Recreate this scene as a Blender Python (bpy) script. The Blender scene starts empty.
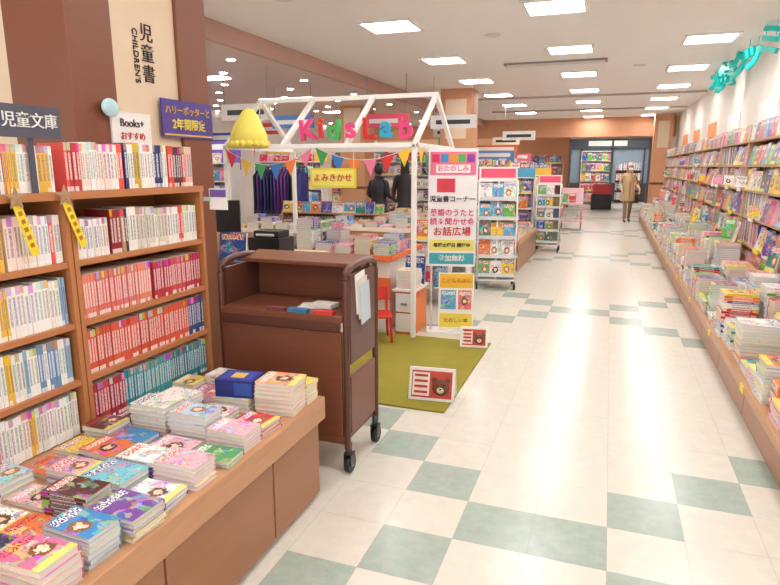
import bpy, math, random
from mathutils import Matrix, Vector
random.seed(11)
RR=random
rad=math.radians
def s2l(c):
    return c/12.92 if c<=0.04045 else ((c+0.055)/1.055)**2.4
def C(r,g,b): return (s2l(r/255),s2l(g/255),s2l(b/255),1.0)
T=Matrix.Translation
def Rz(a): return Matrix.Rotation(a,4,'Z')
def Rx(a): return Matrix.Rotation(a,4,'X')
def Ry(a): return Matrix.Rotation(a,4,'Y')
I4=Matrix.Identity(4)
# ---------------------------------------------------------------- materials
def newmat(name):
    m=bpy.data.materials.new(name); m.use_nodes=True
    nt=m.node_tree; b=nt.nodes['Principled BSDF']
    return m,nt,b
def MN(nt,op,a,b=None,c=None):
    n=nt.nodes.new('ShaderNodeMath'); n.operation=op
    for k,v in enumerate((a,b,c)):
        if v is None: continue
        if isinstance(v,(int,float)): n.inputs[k].default_value=v
        else: nt.links.new(v,n.inputs[k])
    return n.outputs[0]
def MIX(nt,f,a,b,bt='MIX'):
    n=nt.nodes.new('ShaderNodeMix'); n.data_type='RGBA'; n.blend_type=bt
    for k,v in ((0,f),(6,a),(7,b)):
        if isinstance(v,(int,float)): n.inputs[k].default_value=v
        elif isinstance(v,tuple): n.inputs[k].default_value=v
        else: nt.links.new(v,n.inputs[k])
    return n.outputs[2]
def NOISE(nt,vec,scale,detail=2,rough=.5):
    n=nt.nodes.new('ShaderNodeTexNoise'); n.inputs['Scale'].default_value=scale
    n.inputs['Detail'].default_value=detail; n.inputs['Roughness'].default_value=rough
    if vec is not None: nt.links.new(vec,n.inputs['Vector'])
    return n
def MAPP(nt,vec,scale):
    n=nt.nodes.new('ShaderNodeMapping'); n.inputs['Scale'].default_value=scale
    nt.links.new(vec,n.inputs['Vector']); return n.outputs[0]
def HSV(nt,col,s,v):
    n=nt.nodes.new('ShaderNodeHueSaturation'); n.inputs['Saturation'].default_value=s; n.inputs['Value'].default_value=v
    nt.links.new(col,n.inputs['Color']); return n.outputs[0]
def simple(name,col,rough=.5,metal=0,emit=0,bump=0,bscale=40,var=.06):
    m,nt,b=newmat(name)
    g=nt.nodes.new('ShaderNodeNewGeometry')
    n=NOISE(nt,g.outputs['Position'],6,3)
    dark=tuple(x*(1-var*2) for x in col[:3])+(1,)
    o=MIX(nt,n.outputs['Fac'],dark,col)
    nt.links.new(o,b.inputs['Base Color'])
    b.inputs['Roughness'].default_value=rough; b.inputs['Metallic'].default_value=metal
    if emit:
        b.inputs['Emission Color'].default_value=col; b.inputs['Emission Strength'].default_value=emit
    if bump:
        bn=nt.nodes.new('ShaderNodeBump'); bn.inputs['Strength'].default_value=bump
        n2=NOISE(nt,g.outputs['Position'],bscale,4)
        nt.links.new(n2.outputs['Fac'],bn.inputs['Height']); nt.links.new(bn.outputs[0],b.inputs['Normal'])
    return m
def wood(name,col,rough=.35,scale=(1,1,14),amt=.16):
    m,nt,b=newmat(name)
    g=nt.nodes.new('ShaderNodeNewGeometry')
    v=MAPP(nt,g.outputs['Position'],scale)
    n=NOISE(nt,v,5,5,.6)
    dark=tuple(x*(1-amt) for x in col[:3])+(1,); lite=tuple(min(1,x*(1+amt*.6)) for x in col[:3])+(1,)
    nt.links.new(MIX(nt,n.outputs['Fac'],dark,lite),b.inputs['Base Color'])
    b.inputs['Roughness'].default_value=rough
    return m
def attrcol(nt):
    a=nt.nodes.new('ShaderNodeAttribute'); a.attribute_name='Col'; return a.outputs['Color']
def uvnode(nt):
    u=nt.nodes.new('ShaderNodeUVMap'); u.uv_map='UVMap'; return u.outputs[0]
M_PLAIN,nt,b=newmat('painted_surface'); 
g=nt.nodes.new('ShaderNodeNewGeometry'); n=NOISE(nt,g.outputs['Position'],8,2)
nt.links.new(MIX(nt,MN(nt,'MULTIPLY',n.outputs['Fac'],.12),attrcol(nt),(0,0,0,1)),b.inputs['Base Color']); b.inputs['Roughness'].default_value=.45
M_PAGE,nt,b=newmat('paper_pages')
v=MAPP(nt,uvnode(nt),(3,60,1)); n=NOISE(nt,v,2,2)
nt.links.new(MIX(nt,n.outputs['Fac'],C(205,198,182),C(250,246,238)),b.inputs['Base Color']); b.inputs['Roughness'].default_value=.8
# cover art
M_COVER,nt,b=newmat('book_cover_print')
uv=uvnode(nt); col=attrcol(nt)
fr=nt.nodes.new('ShaderNodeVectorMath'); fr.operation='FRACTION'; nt.links.new(uv,fr.inputs[0])
sp=nt.nodes.new('ShaderNodeSeparateXYZ'); nt.links.new(fr.outputs[0],sp.inputs[0])
lx,ly=sp.outputs[0],sp.outputs[1]
wv=NOISE(nt,uv,3.0,2)
va=nt.nodes.new('ShaderNodeVectorMath'); va.operation='ADD'; nt.links.new(uv,va.inputs[0])
vs=nt.nodes.new('ShaderNodeVectorMath'); vs.operation='SCALE'; vs.inputs['Scale'].default_value=.5; nt.links.new(wv.outputs['Color'],vs.inputs[0]); nt.links.new(vs.outputs[0],va.inputs[1])
vo=nt.nodes.new('ShaderNodeTexVoronoi'); vo.inputs['Scale'].default_value=5.2; nt.links.new(va.outputs[0],vo.inputs['Vector'])
art=MIX(nt,.3,HSV(nt,vo.outputs['Color'],1.1,1.0),col)
nB=NOISE(nt,uv,2.3,3)
f1=MN(nt,'MULTIPLY',MN(nt,'GREATER_THAN',nB.outputs['Fac'],.52),.75)
o=MIX(nt,f1,col,art)
nF=NOISE(nt,uv,11,2)
o=MIX(nt,MN(nt,'MULTIPLY',MN(nt,'GREATER_THAN',nF.outputs['Fac'],.6),.6),o,HSV(nt,vo.outputs['Color'],.9,.3))
flr=nt.nodes.new('ShaderNodeVectorMath'); flr.operation='FLOOR'; nt.links.new(uv,flr.inputs[0])
wn=nt.nodes.new('ShaderNodeTexWhiteNoise'); wn.noise_dimensions='2D'; nt.links.new(flr.outputs[0],wn.inputs['Vector'])
sw=nt.nodes.new('ShaderNodeSeparateColor'); nt.links.new(wn.outputs['Color'],sw.inputs[0])
dx=MN(nt,'SUBTRACT',lx,MN(nt,'ADD',.3,MN(nt,'MULTIPLY',sw.outputs[0],.4)))
dy=MN(nt,'MULTIPLY',MN(nt,'SUBTRACT',ly,.42),1.25)
dist=MN(nt,'SQRT',MN(nt,'ADD',MN(nt,'MULTIPLY',dx,dx),MN(nt,'MULTIPLY',dy,dy)))
dist=MN(nt,'ADD',dist,MN(nt,'MULTIPLY',MN(nt,'SUBTRACT',nF.outputs['Fac'],.5),.35))
show=MN(nt,'GREATER_THAN',sw.outputs[1],.45)
hairc=MIX(nt,sw.outputs[2],C(40,28,30),C(190,120,60))
o=MIX(nt,MN(nt,'MULTIPLY',show,MN(nt,'LESS_THAN',dist,.24)),o,hairc)
o=MIX(nt,MN(nt,'MULTIPLY',show,MN(nt,'LESS_THAN',dist,.13)),o,C(250,214,190))
vt=MAPP(nt,uv,(11,8,1)); nT=NOISE(nt,vt,2.2,1)
band=MN(nt,'MULTIPLY',MN(nt,'GREATER_THAN',ly,.74),MN(nt,'LESS_THAN',ly,.93))
band=MN(nt,'MULTIPLY',band,MN(nt,'LESS_THAN',MN(nt,'ABSOLUTE',MN(nt,'SUBTRACT',lx,.5)),.42))
tt_=MIX(nt,MN(nt,'GREATER_THAN',sw.outputs[0],.5),C(250,250,250),C(200,30,50))
o=MIX(nt,MN(nt,'MULTIPLY',band,MN(nt,'GREATER_THAN',sw.outputs[2],.5)),o,MIX(nt,MN(nt,'GREATER_THAN',sw.outputs[0],.5),C(60,50,120),C(252,246,235)))
o=MIX(nt,MN(nt,'MULTIPLY',band,MN(nt,'GREATER_THAN',nT.outputs['Fac'],.5)),o,tt_)
bt=MN(nt,'MULTIPLY',MN(nt,'MULTIPLY',MN(nt,'LESS_THAN',ly,.16),.85),MN(nt,'GREATER_THAN',sw.outputs[1],.7))
o=MIX(nt,bt,o,C(245,230,110))
nt.links.new(o,b.inputs['Base Color']); b.inputs['Roughness'].default_value=.28
# spine print
M_SPINE,nt,b=newmat('book_spine_print')
uv=uvnode(nt); col=attrcol(nt)
fr=nt.nodes.new('ShaderNodeVectorMath'); fr.operation='FRACTION'; nt.links.new(uv,fr.inputs[0])
sp=nt.nodes.new('ShaderNodeSeparateXYZ'); nt.links.new(fr.outputs[0],sp.inputs[0]); lx,ly=sp.outputs[0],sp.outputs[1]
flr=nt.nodes.new('ShaderNodeVectorMath'); flr.operation='FLOOR'; nt.links.new(uv,flr.inputs[0])
wn=nt.nodes.new('ShaderNodeTexWhiteNoise'); wn.noise_dimensions='2D'; nt.links.new(flr.outputs[0],wn.inputs['Vector'])
sw=nt.nodes.new('ShaderNodeSeparateColor'); nt.links.new(wn.outputs['Color'],sw.inputs[0])
rc=HSV(nt,wn.outputs['Color'],1.2,.85)
o=MIX(nt,MN(nt,'MULTIPLY',MN(nt,'MULTIPLY',MN(nt,'GREATER_THAN',ly,.84),.8),MN(nt,'GREATER_THAN',sw.outputs[0],.5)),col,rc)
o=MIX(nt,MN(nt,'MULTIPLY',MN(nt,'MULTIPLY',MN(nt,'LESS_THAN',ly,.1),.7),MN(nt,'GREATER_THAN',sw.outputs[1],.4)),o,C(250,250,245))
vt=MAPP(nt,uv,(5,18,1)); nT=NOISE(nt,vt,2.0,1)
tx=MN(nt,'MULTIPLY',MN(nt,'LESS_THAN',MN(nt,'ABSOLUTE',MN(nt,'SUBTRACT',lx,.5)),.27),MN(nt,'GREATER_THAN',nT.outputs['Fac'],.48))
tx=MN(nt,'MULTIPLY',tx,MN(nt,'MULTIPLY',MN(nt,'GREATER_THAN',ly,.24),MN(nt,'LESS_THAN',ly,.8)))
bw=nt.nodes.new('ShaderNodeRGBToBW'); nt.links.new(col,bw.inputs[0])
tcol=MIX(nt,MN(nt,'GREATER_THAN',bw.outputs[0],.4),C(250,250,250),MIX(nt,.4,C(40,35,45),rc))
o=MIX(nt,MN(nt,'MULTIPLY',tx,.9),o,tcol)
nt.links.new(o,b.inputs['Base Color']); b.inputs['Roughness'].default_value=.35

M_WOOD=wood('shelf_wood',C(192,126,80))
M_WOODR=wood('display_shelf_wood',C(206,162,124))
M_WOODP=wood('bench_panel_wood',C(168,116,82))
M_WOODA=wood('bench_apron_wood',C(198,148,110))
M_CART=wood('cart_mahogany',C(124,74,54),.3)
M_CARTD=wood('cart_mahogany_dark',C(94,55,44),.3)
M_WALL=simple('wall_paint',C(240,232,224),.7)
M_CEIL=simple('ceiling_paint',C(248,246,243),.8,var=.02)
M_CEIL2=simple('lower_ceiling_paint',C(230,208,200),.8)
M_BEAM=simple('beam_paint',C(206,168,154),.6)
M_ORANGE=simple('terracotta_paint',C(216,158,120),.6)
M_PBROWN=simple('pillar_brown_panel',C(134,78,54),.4)
M_PBEIGE=simple('pillar_beige_panel',C(236,212,182),.5)
M_BLACK=simple('black_plastic',C(28,28,32),.4)
M_DARK=simple('hall_panel',C(176,176,180),.6)
M_METAL=simple('grey_metal',C(150,150,155),.3,.9)
M_CHROME=simple('dark_steel',C(90,88,88),.3,.8)
M_WHITE=simple('white_lacquer',C(245,243,240),.35,var=.02)
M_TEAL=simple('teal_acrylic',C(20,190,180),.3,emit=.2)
M_RED=simple('red_plastic',C(214,50,44),.35)
M_CARPET=simple('green_carpet',C(160,148,50),.95,bump=1.0,bscale=180,var=.14)
M_GREYS=simple('sign_slate',C(84,84,98),.5)
M_PURPLE=simple('sign_purple',C(88,66,150),.5)
M_YEL=simple('yellow_fabric',C(240,222,100),.6,bump=.4,bscale=60)
M_PINK=simple('pink_print',C(236,70,130),.5)
M_CYAN=simple('cyan_print',C(40,170,210),.5)
M_GREEN=simple('green_print',C(70,180,90),.5)
M_INK=simple('ink_dark',C(60,40,45),.6)
M_GOLD=simple('gold_print',C(230,190,70),.5)
def emitm(name,col,st):
    m,nt,b=newmat(name)
    b.inputs['Base Color'].default_value=col
    b.inputs['Emission Color'].default_value=col; b.inputs['Emission Strength'].default_value=st
    return m
M_LIGHT=emitm('light_diffuser',(1,.985,.965,1),21)
M_LIGHT2=emitm('downlight_lens',(1,.96,.9,1),30)
# floor tiles
M_FLOOR,nt,b=newmat('vinyl_tiles')
g=nt.nodes.new('ShaderNodeNewGeometry'); sp=nt.nodes.new('ShaderNodeSeparateXYZ'); nt.links.new(g.outputs['Position'],sp.inputs[0])
ux=MN(nt,'DIVIDE',MN(nt,'ADD',sp.outputs[0],1.11),.3); uy=MN(nt,'DIVIDE',MN(nt,'SUBTRACT',sp.outputs[1],1.87),.3)
ti=MN(nt,'FLOOR',ux); tj=MN(nt,'FLOOR',uy)
mm=MN(nt,'FLOORED_MODULO',MN(nt,'ADD',tj,6.0),14.0)
d=MN(nt,'ABSOLUTE',MN(nt,'SUBTRACT',mm,7.0))
e=MN(nt,'ABSOLUTE',MN(nt,'SUBTRACT',ti,2.5))
hit=MN(nt,'LESS_THAN',MN(nt,'ABSOLUTE',MN(nt,'SUBTRACT',MN(nt,'SUBTRACT',e,d),.5)),.25)
mg=NOISE(nt,g.outputs['Position'],14,6,.65)
lightc=MIX(nt,mg.outputs['Fac'],C(208,201,188),C(232,227,215))
grn=MIX(nt,mg.outputs['Fac'],C(142,158,146),C(188,198,188))
o=MIX(nt,hit,lightc,grn)
fx=MN(nt,'FRACT',ux); fy=MN(nt,'FRACT',uy)
ed=MN(nt,'MAXIMUM',MN(nt,'GREATER_THAN',MN(nt,'ABSOLUTE',MN(nt,'SUBTRACT',fx,.5)),.494),MN(nt,'GREATER_THAN',MN(nt,'ABSOLUTE',MN(nt,'SUBTRACT',fy,.5)),.494))
o=MIX(nt,MN(nt,'MULTIPLY',ed,.3),o,C(150,145,136))
nt.links.new(o,b.inputs['Base Color'])
rn=NOISE(nt,g.outputs['Position'],3,3)
nt.links.new(MN(nt,'ADD',MN(nt,'MULTIPLY',rn.outputs['Fac'],.1),.17),b.inputs['Roughness'])
b.inputs['Specular IOR Level'].default_value=.42
bn=nt.nodes.new('ShaderNodeBump'); bn.inputs['Strength'].default_value=.05; nt.links.new(NOISE(nt,g.outputs['Position'],5,2).outputs['Fac'],bn.inputs['Height']); nt.links.new(bn.outputs[0],b.inputs['Normal'])

# ---------------------------------------------------------------- mesh builder
WHT=C(245,243,238)
class MB:
    def __init__(s): s.v=[];s.f=[];s.c=[];s.m=[];s.uv=[];s.mats=[];s.sm=[]
    def mi(s,mat):
        if mat not in s.mats: s.mats.append(mat)
        return s.mats.index(mat)
    def face(s,idx,col,mat,uv=None,sm=False):
        s.f.append(idx); s.m.append(s.mi(mat)); s.sm.append(sm)
        if uv is None:
            uv=[(0,0),(1,0),(1,1),(0,1)] if len(idx)==4 else [(.5,.5)]*len(idx)
        for k in range(len(idx)): s.c.append(col); s.uv.append(uv[k])
    def box(s,M,x0,x1,y0,y1,z0,z1,col=WHT,mat=None,over=None):
        mat=mat or M_PLAIN
        n=len(s.v)
        for p in ((x0,y0,z0),(x1,y0,z0),(x1,y1,z0),(x0,y1,z0),(x0,y0,z1),(x1,y0,z1),(x1,y1,z1),(x0,y1,z1)):
            s.v.append(M@Vector(p))
        F={'-X':(3,0,4,7),'+X':(1,2,6,5),'-Y':(0,1,5,4),'+Y':(2,3,7,6),'-Z':(3,2,1,0),'+Z':(4,5,6,7)}
        for k,ix in F.items():
            cc,mm=col,mat
            uv=[(0,0),(1,0),(1,1),(0,1)]
            if over and k in over:
                cc,mm,sd=over[k]
                e=.002
                uv=[(a*(1-2*e)+e+sd[0],b_*(1-2*e)+e+sd[1]) for a,b_ in uv]
            s.face(tuple(n+i for i in ix),cc,mm,uv)
    def tube(s,pts,radii,col=WHT,mat=None,n=8,sm=True,flat=1.0):
        mat=mat or M_PLAIN
        pts=[Vector(p) for p in pts]; base=len(s.v)
        if isinstance(radii,(int,float)): radii=[radii]*len(pts)
        for i,p in enumerate(pts):
            d=(pts[min(i+1,len(pts)-1)]-pts[max(i-1,0)]).normalized()
            a=Vector((0,0,1)) if abs(d.z)<.9 else Vector((1,0,0))
            u=d.cross(a).normalized(); w=d.cross(u).normalized()
            for k in range(n):
                t=2*math.pi*k/n
                s.v.append(p+u*math.cos(t)*radii[i]+w*math.sin(t)*radii[i]*flat)
        for i in range(len(pts)-1):
            for k in range(n):
                a=base+i*n+k; b_=base+i*n+(k+1)%n
                s.face((a,a+n,b_+n,b_),col,mat,sm=sm)
        s.face(tuple(base+k for k in range(n)),col,mat); s.face(tuple(base+(len(pts)-1)*n+k for k in range(n))[::-1],col,mat)
    def ell(s,M,rx,ry,rz,col=WHT,mat=None,nu=14,nv=9,fn=None):
        mat=mat or M_PLAIN; base=len(s.v)
        for j in range(nv+1):
            ph=math.pi*j/nv
            for i in range(nu):
                th=2*math.pi*i/nu
                p=Vector((rx*math.sin(ph)*math.cos(th),ry*math.sin(ph)*math.sin(th),rz*math.cos(ph)))
                if fn: p=fn(p)
                s.v.append(M@p)
        for j in range(nv):
            for i in range(nu):
                a=base+j*nu+i; b_=base+j*nu+(i+1)%nu
                s.face((a,a+nu,b_+nu,b_),col,mat,sm=True)
    def loft(s,M,rings,col,mat=None,n=20):
        mat=mat or M_PLAIN; base=len(s.v)
        for (cx,cy,z,rx,ry) in rings:
            for k in range(n):
                t=2*math.pi*k/n
                s.v.append(M@Vector((cx+rx*math.cos(t),cy+ry*math.sin(t),z)))
        for i in range(len(rings)-1):
            for k in range(n):
                a=base+i*n+k; b_=base+i*n+(k+1)%n
                s.face((a,b_,b_+n,a+n),col,mat,sm=True)
        s.face(tuple(base+k for k in range(n))[::-1],col,mat); s.face(tuple(base+(len(rings)-1)*n+k for k in range(n)),col,mat)
    def build(s,name,parent=None,bevel=0):
        me=bpy.data.meshes.new(name); me.from_pydata([tuple(v) for v in s.v],[],s.f)
        for m in s.mats: me.materials.append(m)
        me.polygons.foreach_set('material_index',s.m); me.polygons.foreach_set('use_smooth',s.sm)
        u=me.uv_layers.new(name='UVMap'); u.data.foreach_set('uv',[x for p in s.uv for x in p])
        a=me.attributes.new('Col','FLOAT_COLOR','CORNER'); a.data.foreach_set('color',[x for p in s.c for x in p])
        me.update()
        ob=bpy.data.objects.new(name,me); bpy.context.scene.collection.objects.link(ob)
        if parent: ob.parent=parent
        if bevel:
            bm=ob.modifiers.new('bevel','BEVEL'); bm.width=bevel; bm.segments=2; bm.limit_method='ANGLE'
        return ob
def empty(name,loc=(0,0,0)):
    e=bpy.data.objects.new(name,None); e.location=loc; bpy.context.scene.collection.objects.link(e); e.empty_display_size=.1; return e
def text(parent,name,body,loc,rot,size,mat,ext=.002,align='CENTER',bold=0):
    cu=bpy.data.curves.new(name,'FONT'); cu.body=body; cu.size=size; cu.extrude=ext; cu.offset=bold
    cu.align_x=align; cu.align_y='CENTER'; cu.materials.append(mat)
    ob=bpy.data.objects.new(name,cu); bpy.context.scene.collection.objects.link(ob)
    ob.location=loc; ob.rotation_euler=rot; ob.parent=parent
    return ob
FX=(rad(90),0,rad(90)); FY=(rad(90),0,0); FMX=(rad(90),0,rad(-90))
def sd(): return (RR.randint(0,400),RR.randint(0,400))
def room(name,x0,x1,y0,y1,z0,z1,mat,bevel=0):
    m=MB(); m.box(I4,x0,x1,y0,y1,z0,z1,WHT,mat); return m.build(name,bevel=bevel)
# ---------------------------------------------------------------- books
BR=[C(206,44,48),C(232,120,60),C(245,205,70),C(80,160,96),C(60,140,200),C(46,66,150),C(120,76,160),C(226,110,156),C(245,180,195),C(245,240,235),C(240,238,230),C(50,50,70),C(120,200,220),C(250,250,245),C(90,46,46),C(235,225,210),C(180,215,235)]
KID=[C(250,205,30),C(226,50,84),C(250,245,240),C(60,170,216),C(245,130,20),C(100,180,60),C(210,30,34),C(24,80,175),C(250,160,190),C(245,240,235),C(124,70,158),C(30,134,124)]
def lw(c,f): return tuple(c[i]*(1-f)+.85*f for i in range(3))+(1,)
def book(mb,M,w,h,t,col,flip=False):
    c=.0014; e=.003; s=sd(); ec=lw(col,.5)
    mb.box(M,-w/2,w/2,-t/2,-t/2+c,-h/2,h/2,ec,M_PLAIN,{'-Y':(col,M_COVER,s)})
    mb.box(M,-w/2,w/2,t/2-c,t/2,-h/2,h/2,ec,M_PLAIN)
    if not flip: mb.box(M,-w/2,-w/2+c,-t/2+c,t/2-c,-h/2,h/2,col,M_PLAIN,{'-X':(col,M_SPINE,s)}); x0,x1=-w/2+c,w/2-e
    else: mb.box(M,w/2-c,w/2,-t/2+c,t/2-c,-h/2,h/2,col,M_PLAIN,{'+X':(col,M_SPINE,s)}); x0,x1=-w/2+e,w/2-c
    mb.box(M,x0,x1,-t/2+c,t/2-c,-h/2+e,h/2-e,WHT,M_PAGE)
BL=Matrix(((0,0,-1,0),(1,0,0,0),(0,-1,0,0),(0,0,0,1)))
BRT=Matrix(((0,0,1,0),(-1,0,0,0),(0,-1,0,0),(0,0,0,1)))
BF=Matrix(((1,0,0,0),(0,0,1,0),(0,-1,0,0),(0,0,0,1)))
def stack(mb,x,y,z,n,w,h,t,B,pal,rot=0,jit=.004,flip=None,mixp=.12):
    col=RR.choice(pal); zz=z
    fl=(RR.random()<.8) if flip is None else flip
    for k in range(n):
        tt=t*RR.uniform(.9,1.1)
        if RR.random()<mixp: col=RR.choice(pal)
        M=T((x+RR.uniform(-jit,jit),y+RR.uniform(-jit,jit),zz+tt/2))@Rz(rot+RR.uniform(-.03,.03))@B
        book(mb,M,w,h,tt,col,fl); zz+=tt+.0004
    return zz
def spines(mb,M,x0,x1,yf,z0,h,pal,t0=.012,t1=.024,dep=.12,run=0,hv=.04):
    x=x0; col=RR.choice(pal); k=0
    while True:
        t=RR.uniform(t0,t1)
        if x+t>x1: break
        if k<=0: col=RR.choice(pal); k=RR.randint(1,max(1,run)) if run else 1; base=h*(1-RR.uniform(0,hv))
        k-=1
        yo=RR.uniform(0,.006)
        mb.box(M,x,x+t-.0008,yf+yo,yf+dep,z0,z0+base,col,M_PLAIN,{'-Y':(col,M_SPINE,sd()),'+Z':(WHT,M_PAGE,(0,0))})
        x+=t
def faces(mb,M,x0,x1,yf,z0,h,pal,tilt=12,w0=.13,w1=.2,gap=.01,thick=.02):
    x=x0
    while True:
        w=RR.uniform(w0,w1)
        if x+w>x1: break
        hh=h*RR.uniform(.82,1); t=thick*RR.uniform(.7,1.6)
        Mb=M@T((x+w/2,yf+t/2+.002,z0))@Rx(rad(-tilt))@T((0,0,hh/2))
        book(mb,Mb,w,hh,t,RR.choice(pal)); x+=w+gap
def shelf_unit(name,loc,rotz,width,depth,levels,rows,wmat=None,top=None,base=0,sides=True,back=True,th=.02,header=None):
    wmat=wmat or M_WOOD
    mb=MB(); M=T(loc)@Rz(rotz)
    top=top or levels[-1]
    if base: mb.box(M,.0,width,.02,depth,0,base,WHT,wmat)
    if sides:
        for x in (0,width-.022): mb.box(M,x,x+.022,0,depth,0,top,WHT,wmat)
    if back: mb.box(M,.022,width-.022,depth-.012,depth,base,top,WHT,wmat)
    for i,z in enumerate(levels):
        full=(z>=top-.001)
        mb.box(M,.0 if full else .022,width if full else width-.022,-.002 if full else .004,depth if full else depth-.012,z-th if not full else z,z if not full else z+th,WHT,wmat)
        zz=z+(th if full else 0)+.0005
        if i<len(rows) and rows[i]:
            r=rows[i]; a,bq=.025,width-.025
            if r[0]=='s': spines(mb,M,a,bq,.02,zz,r[1],r[2],*(r[3] if len(r)>3 else ()))
            elif r[0]=='f': faces(mb,M,a,bq,.0,zz,r[1],r[2])
            elif r[0]=='g': spines(mb,M,a,bq,.1,zz,r[1],r[2]); faces(mb,M,a,bq,.0,zz,r[1]*.93,r[2],6,.15,.22,.004)
            elif r[0]=='b':
                xm=RR.uniform(.3,.7)*width; spines(mb,M,a,xm,.02,zz,r[1],r[2],.006,.018); faces(mb,M,xm,bq,.0,zz,r[1],r[2])
    if header:
        mb.box(M,0,width,0,.02,top+.02,top+.02+header[0],header[1],M_PLAIN)
    return mb.build(name)

# ---------------------------------------------------------------- room shell
room('floor',-9.2,2,-2.5,30,-.1,0,M_FLOOR)
room('ceiling',-4.0,2,-2.5,30,3.0,3.1,M_CEIL)
room('ceiling_lower',-9.2,-4.08,-2.5,20.3,2.86,2.95,M_CEIL2)
room('trim_beam_left',-4.08,-4.0,-2.5,20.3,2.8,3.1,M_BEAM)
room('wall_right',1.75,1.9,-2.5,24,0,3.0,M_WALL)
room('wall_left',-9.3,-9.2,-2.5,24,0,3.0,M_WALL)
m=MB()
m.box(I4,-9.2,-1.5,24,24.2,0,3,WHT,M_ORANGE); m.box(I4,1.3,1.75,24,24.2,0,3,WHT,M_ORANGE); m.box(I4,-1.5,1.3,24,24.2,2.5,3,WHT,M_WALL)
m.build('wall_far')
room('trim_beam_far',-9.2,1.75,20.3,20.6,2.42,3.0,M_ORANGE)
m=MB(); m.box(I4,-3,3,29,29.1,0,3,WHT,M_DARK); m.box(I4,-3.1,-3,24.2,29,0,3,WHT,M_DARK); m.box(I4,3,3.1,24.2,29,0,3,WHT,M_DARK); m.build('wall_entrance_hall')
m=MB()
for x in (-1.5,-.02,1.24):
    m.box(I4,x,x+.07,23.93,23.99,0,2.5,C(120,135,150),M_PLAIN)
m.box(I4,-1.5,1.31,23.93,23.99,2.44,2.5,C(120,135,150),M_PLAIN)
m.build('door_1')
# shopfront across the hall
m=MB()
m.box(I4,-2.6,2.6,28.7,28.95,2.3,2.75,C(70,74,84)); m.box(I4,-1.0,.6,28.66,28.7,2.4,2.65,C(240,235,225))
for x in (-2.6,-1.3,0,1.3,2.54): m.box(I4,x,x+.06,28.8,28.9,0,2.3,C(70,74,84))
m.box(I4,-2.6,2.6,28.85,28.95,0,.8,C(90,70,60)); m.box(I4,-2.5,2.5,28.93,28.97,.8,2.3,C(150,165,180))
m.build('shopfront')
room('trim_1',1.15,1.75,20.6,23.9,0,.12,M_WOODP)
def pillar(name,x,y,w,cap):
    m=MB(); m.box(I4,x-w/2,x+w/2,y,y+w,0,3,WHT,M_ORANGE)
    m.box(I4,x-w/2-.02,x+w/2+.02,y-.02,y+w+.02,0,.15,WHT,M_PBROWN)
    m.box(I4,x-w/2-.015,x+w/2+.015,y-.015,y+w+.015,1.0,1.06,WHT,M_PBROWN)
    m.box(I4,x-w/2+.1,x+w/2-.1,y-.012,y,2.05,2.8,WHT,M_PBEIGE)
    return m.build(name)
pillar('pillar',-2.95,12,.62,1); pillar('pillar',1.35,19.4,.5,1); pillar('pillar',-5.6,13,.6,1)
m=MB()
m.box(I4,-3.1,-2.17,2.05,2.95,0,3,WHT,M_PBEIGE)
m.box(I4,-2.5,-2.15,2.03,2.28,0,3,WHT,M_PBROWN)
m.box(I4,-2.35,-2.15,2.73,2.97,0,3,WHT,M_PBROWN)
m.box(I4,-3.12,-2.95,2.03,2.2,0,3,WHT,M_PBROWN)
m.build('pillar_with_section_sign',bevel=.004)
pil=empty('section_lettering')
for k,ch in enumerate('児童書'):
    text(pil,'kanji_%d'%k,ch,(-2.166,2.52,2.13-.095*k),FX,.09,M_INK)
o=text(pil,'latin_word',"CHILDREN'S",(-2.166,2.44,2.02),(0,rad(90),0),.046,M_INK)
o.rotation_euler=(Matrix.Rotation(rad(90),4,'Z')@Matrix.Rotation(rad(90),4,'X')@Matrix.Rotation(rad(-90),4,'Z')).to_euler()
for X,y0 in ((-2.35,6.55),(-.6,6.3),(1.0,6.15)):
    m=MB()
    for j in range(-4,8):
        y=y0+2.25*j
        if y>20 or y<-2: continue
        m.box(I4,X-.26,X+.26,y-.24,y+.24,2.985,3.0,WHT,M_LIGHT)
        for a,bb,c_,d_ in ((X-.3,X+.3,y-.28,y-.24),(X-.3,X+.3,y+.24,y+.28),(X-.3,X-.26,y-.24,y+.24),(X+.26,X+.3,y-.24,y+.24)):
            m.box(I4,a,bb,c_,d_,2.98,3.0,WHT,M_WHITE)
    m.build('ceiling_light_row')
m=MB()
for i in range(7):
    for j in range(9):
        x=-4.7-.75*i; y=3+2.0*j+(i%2)*.9
        m.tube([(x,y,2.861),(x,y,2.845)],[.055,.05],WHT,M_LIGHT2,12)
        m.tube([(x,y,2.8615),(x,y,2.852)],[.075,.075],WHT,M_WHITE,12)
for j in range(5):
    m.box(I4,-6.9,-5.7,5.2+3*j,5.45+3*j,2.845,2.86,WHT,M_LIGHT)
m.build('downlight_group')
m=MB()
m.box(I4,-1.6,-.15,9.4,9.62,2.975,3.0,C(150,146,142),M_PLAIN)
for i in range(4): m.box(I4,-1.57,-.18,9.42+.048*i,9.445+.048*i,2.965,2.975,C(235,232,228),M_PLAIN)
m.build('ceiling_air_vent')
m=MB(); m.box(I4,-3.2,1.7,13.9,13.94,2.96,3,C(190,180,175),M_PLAIN); m.box(I4,-3.2,1.7,17.2,17.24,2.96,3,C(190,180,175),M_PLAIN); m.build('ceiling_rail')
m=MB()
for x,y in ((-.0,4.9),(-1.4,7.4),(.3,10.2),(-2.9,5.2)):
    m.tube([(x,y,3.0),(x,y,2.985)],[.09,.085],C(230,228,225),M_PLAIN,16)
m.build('ceiling_speaker_group')

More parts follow.
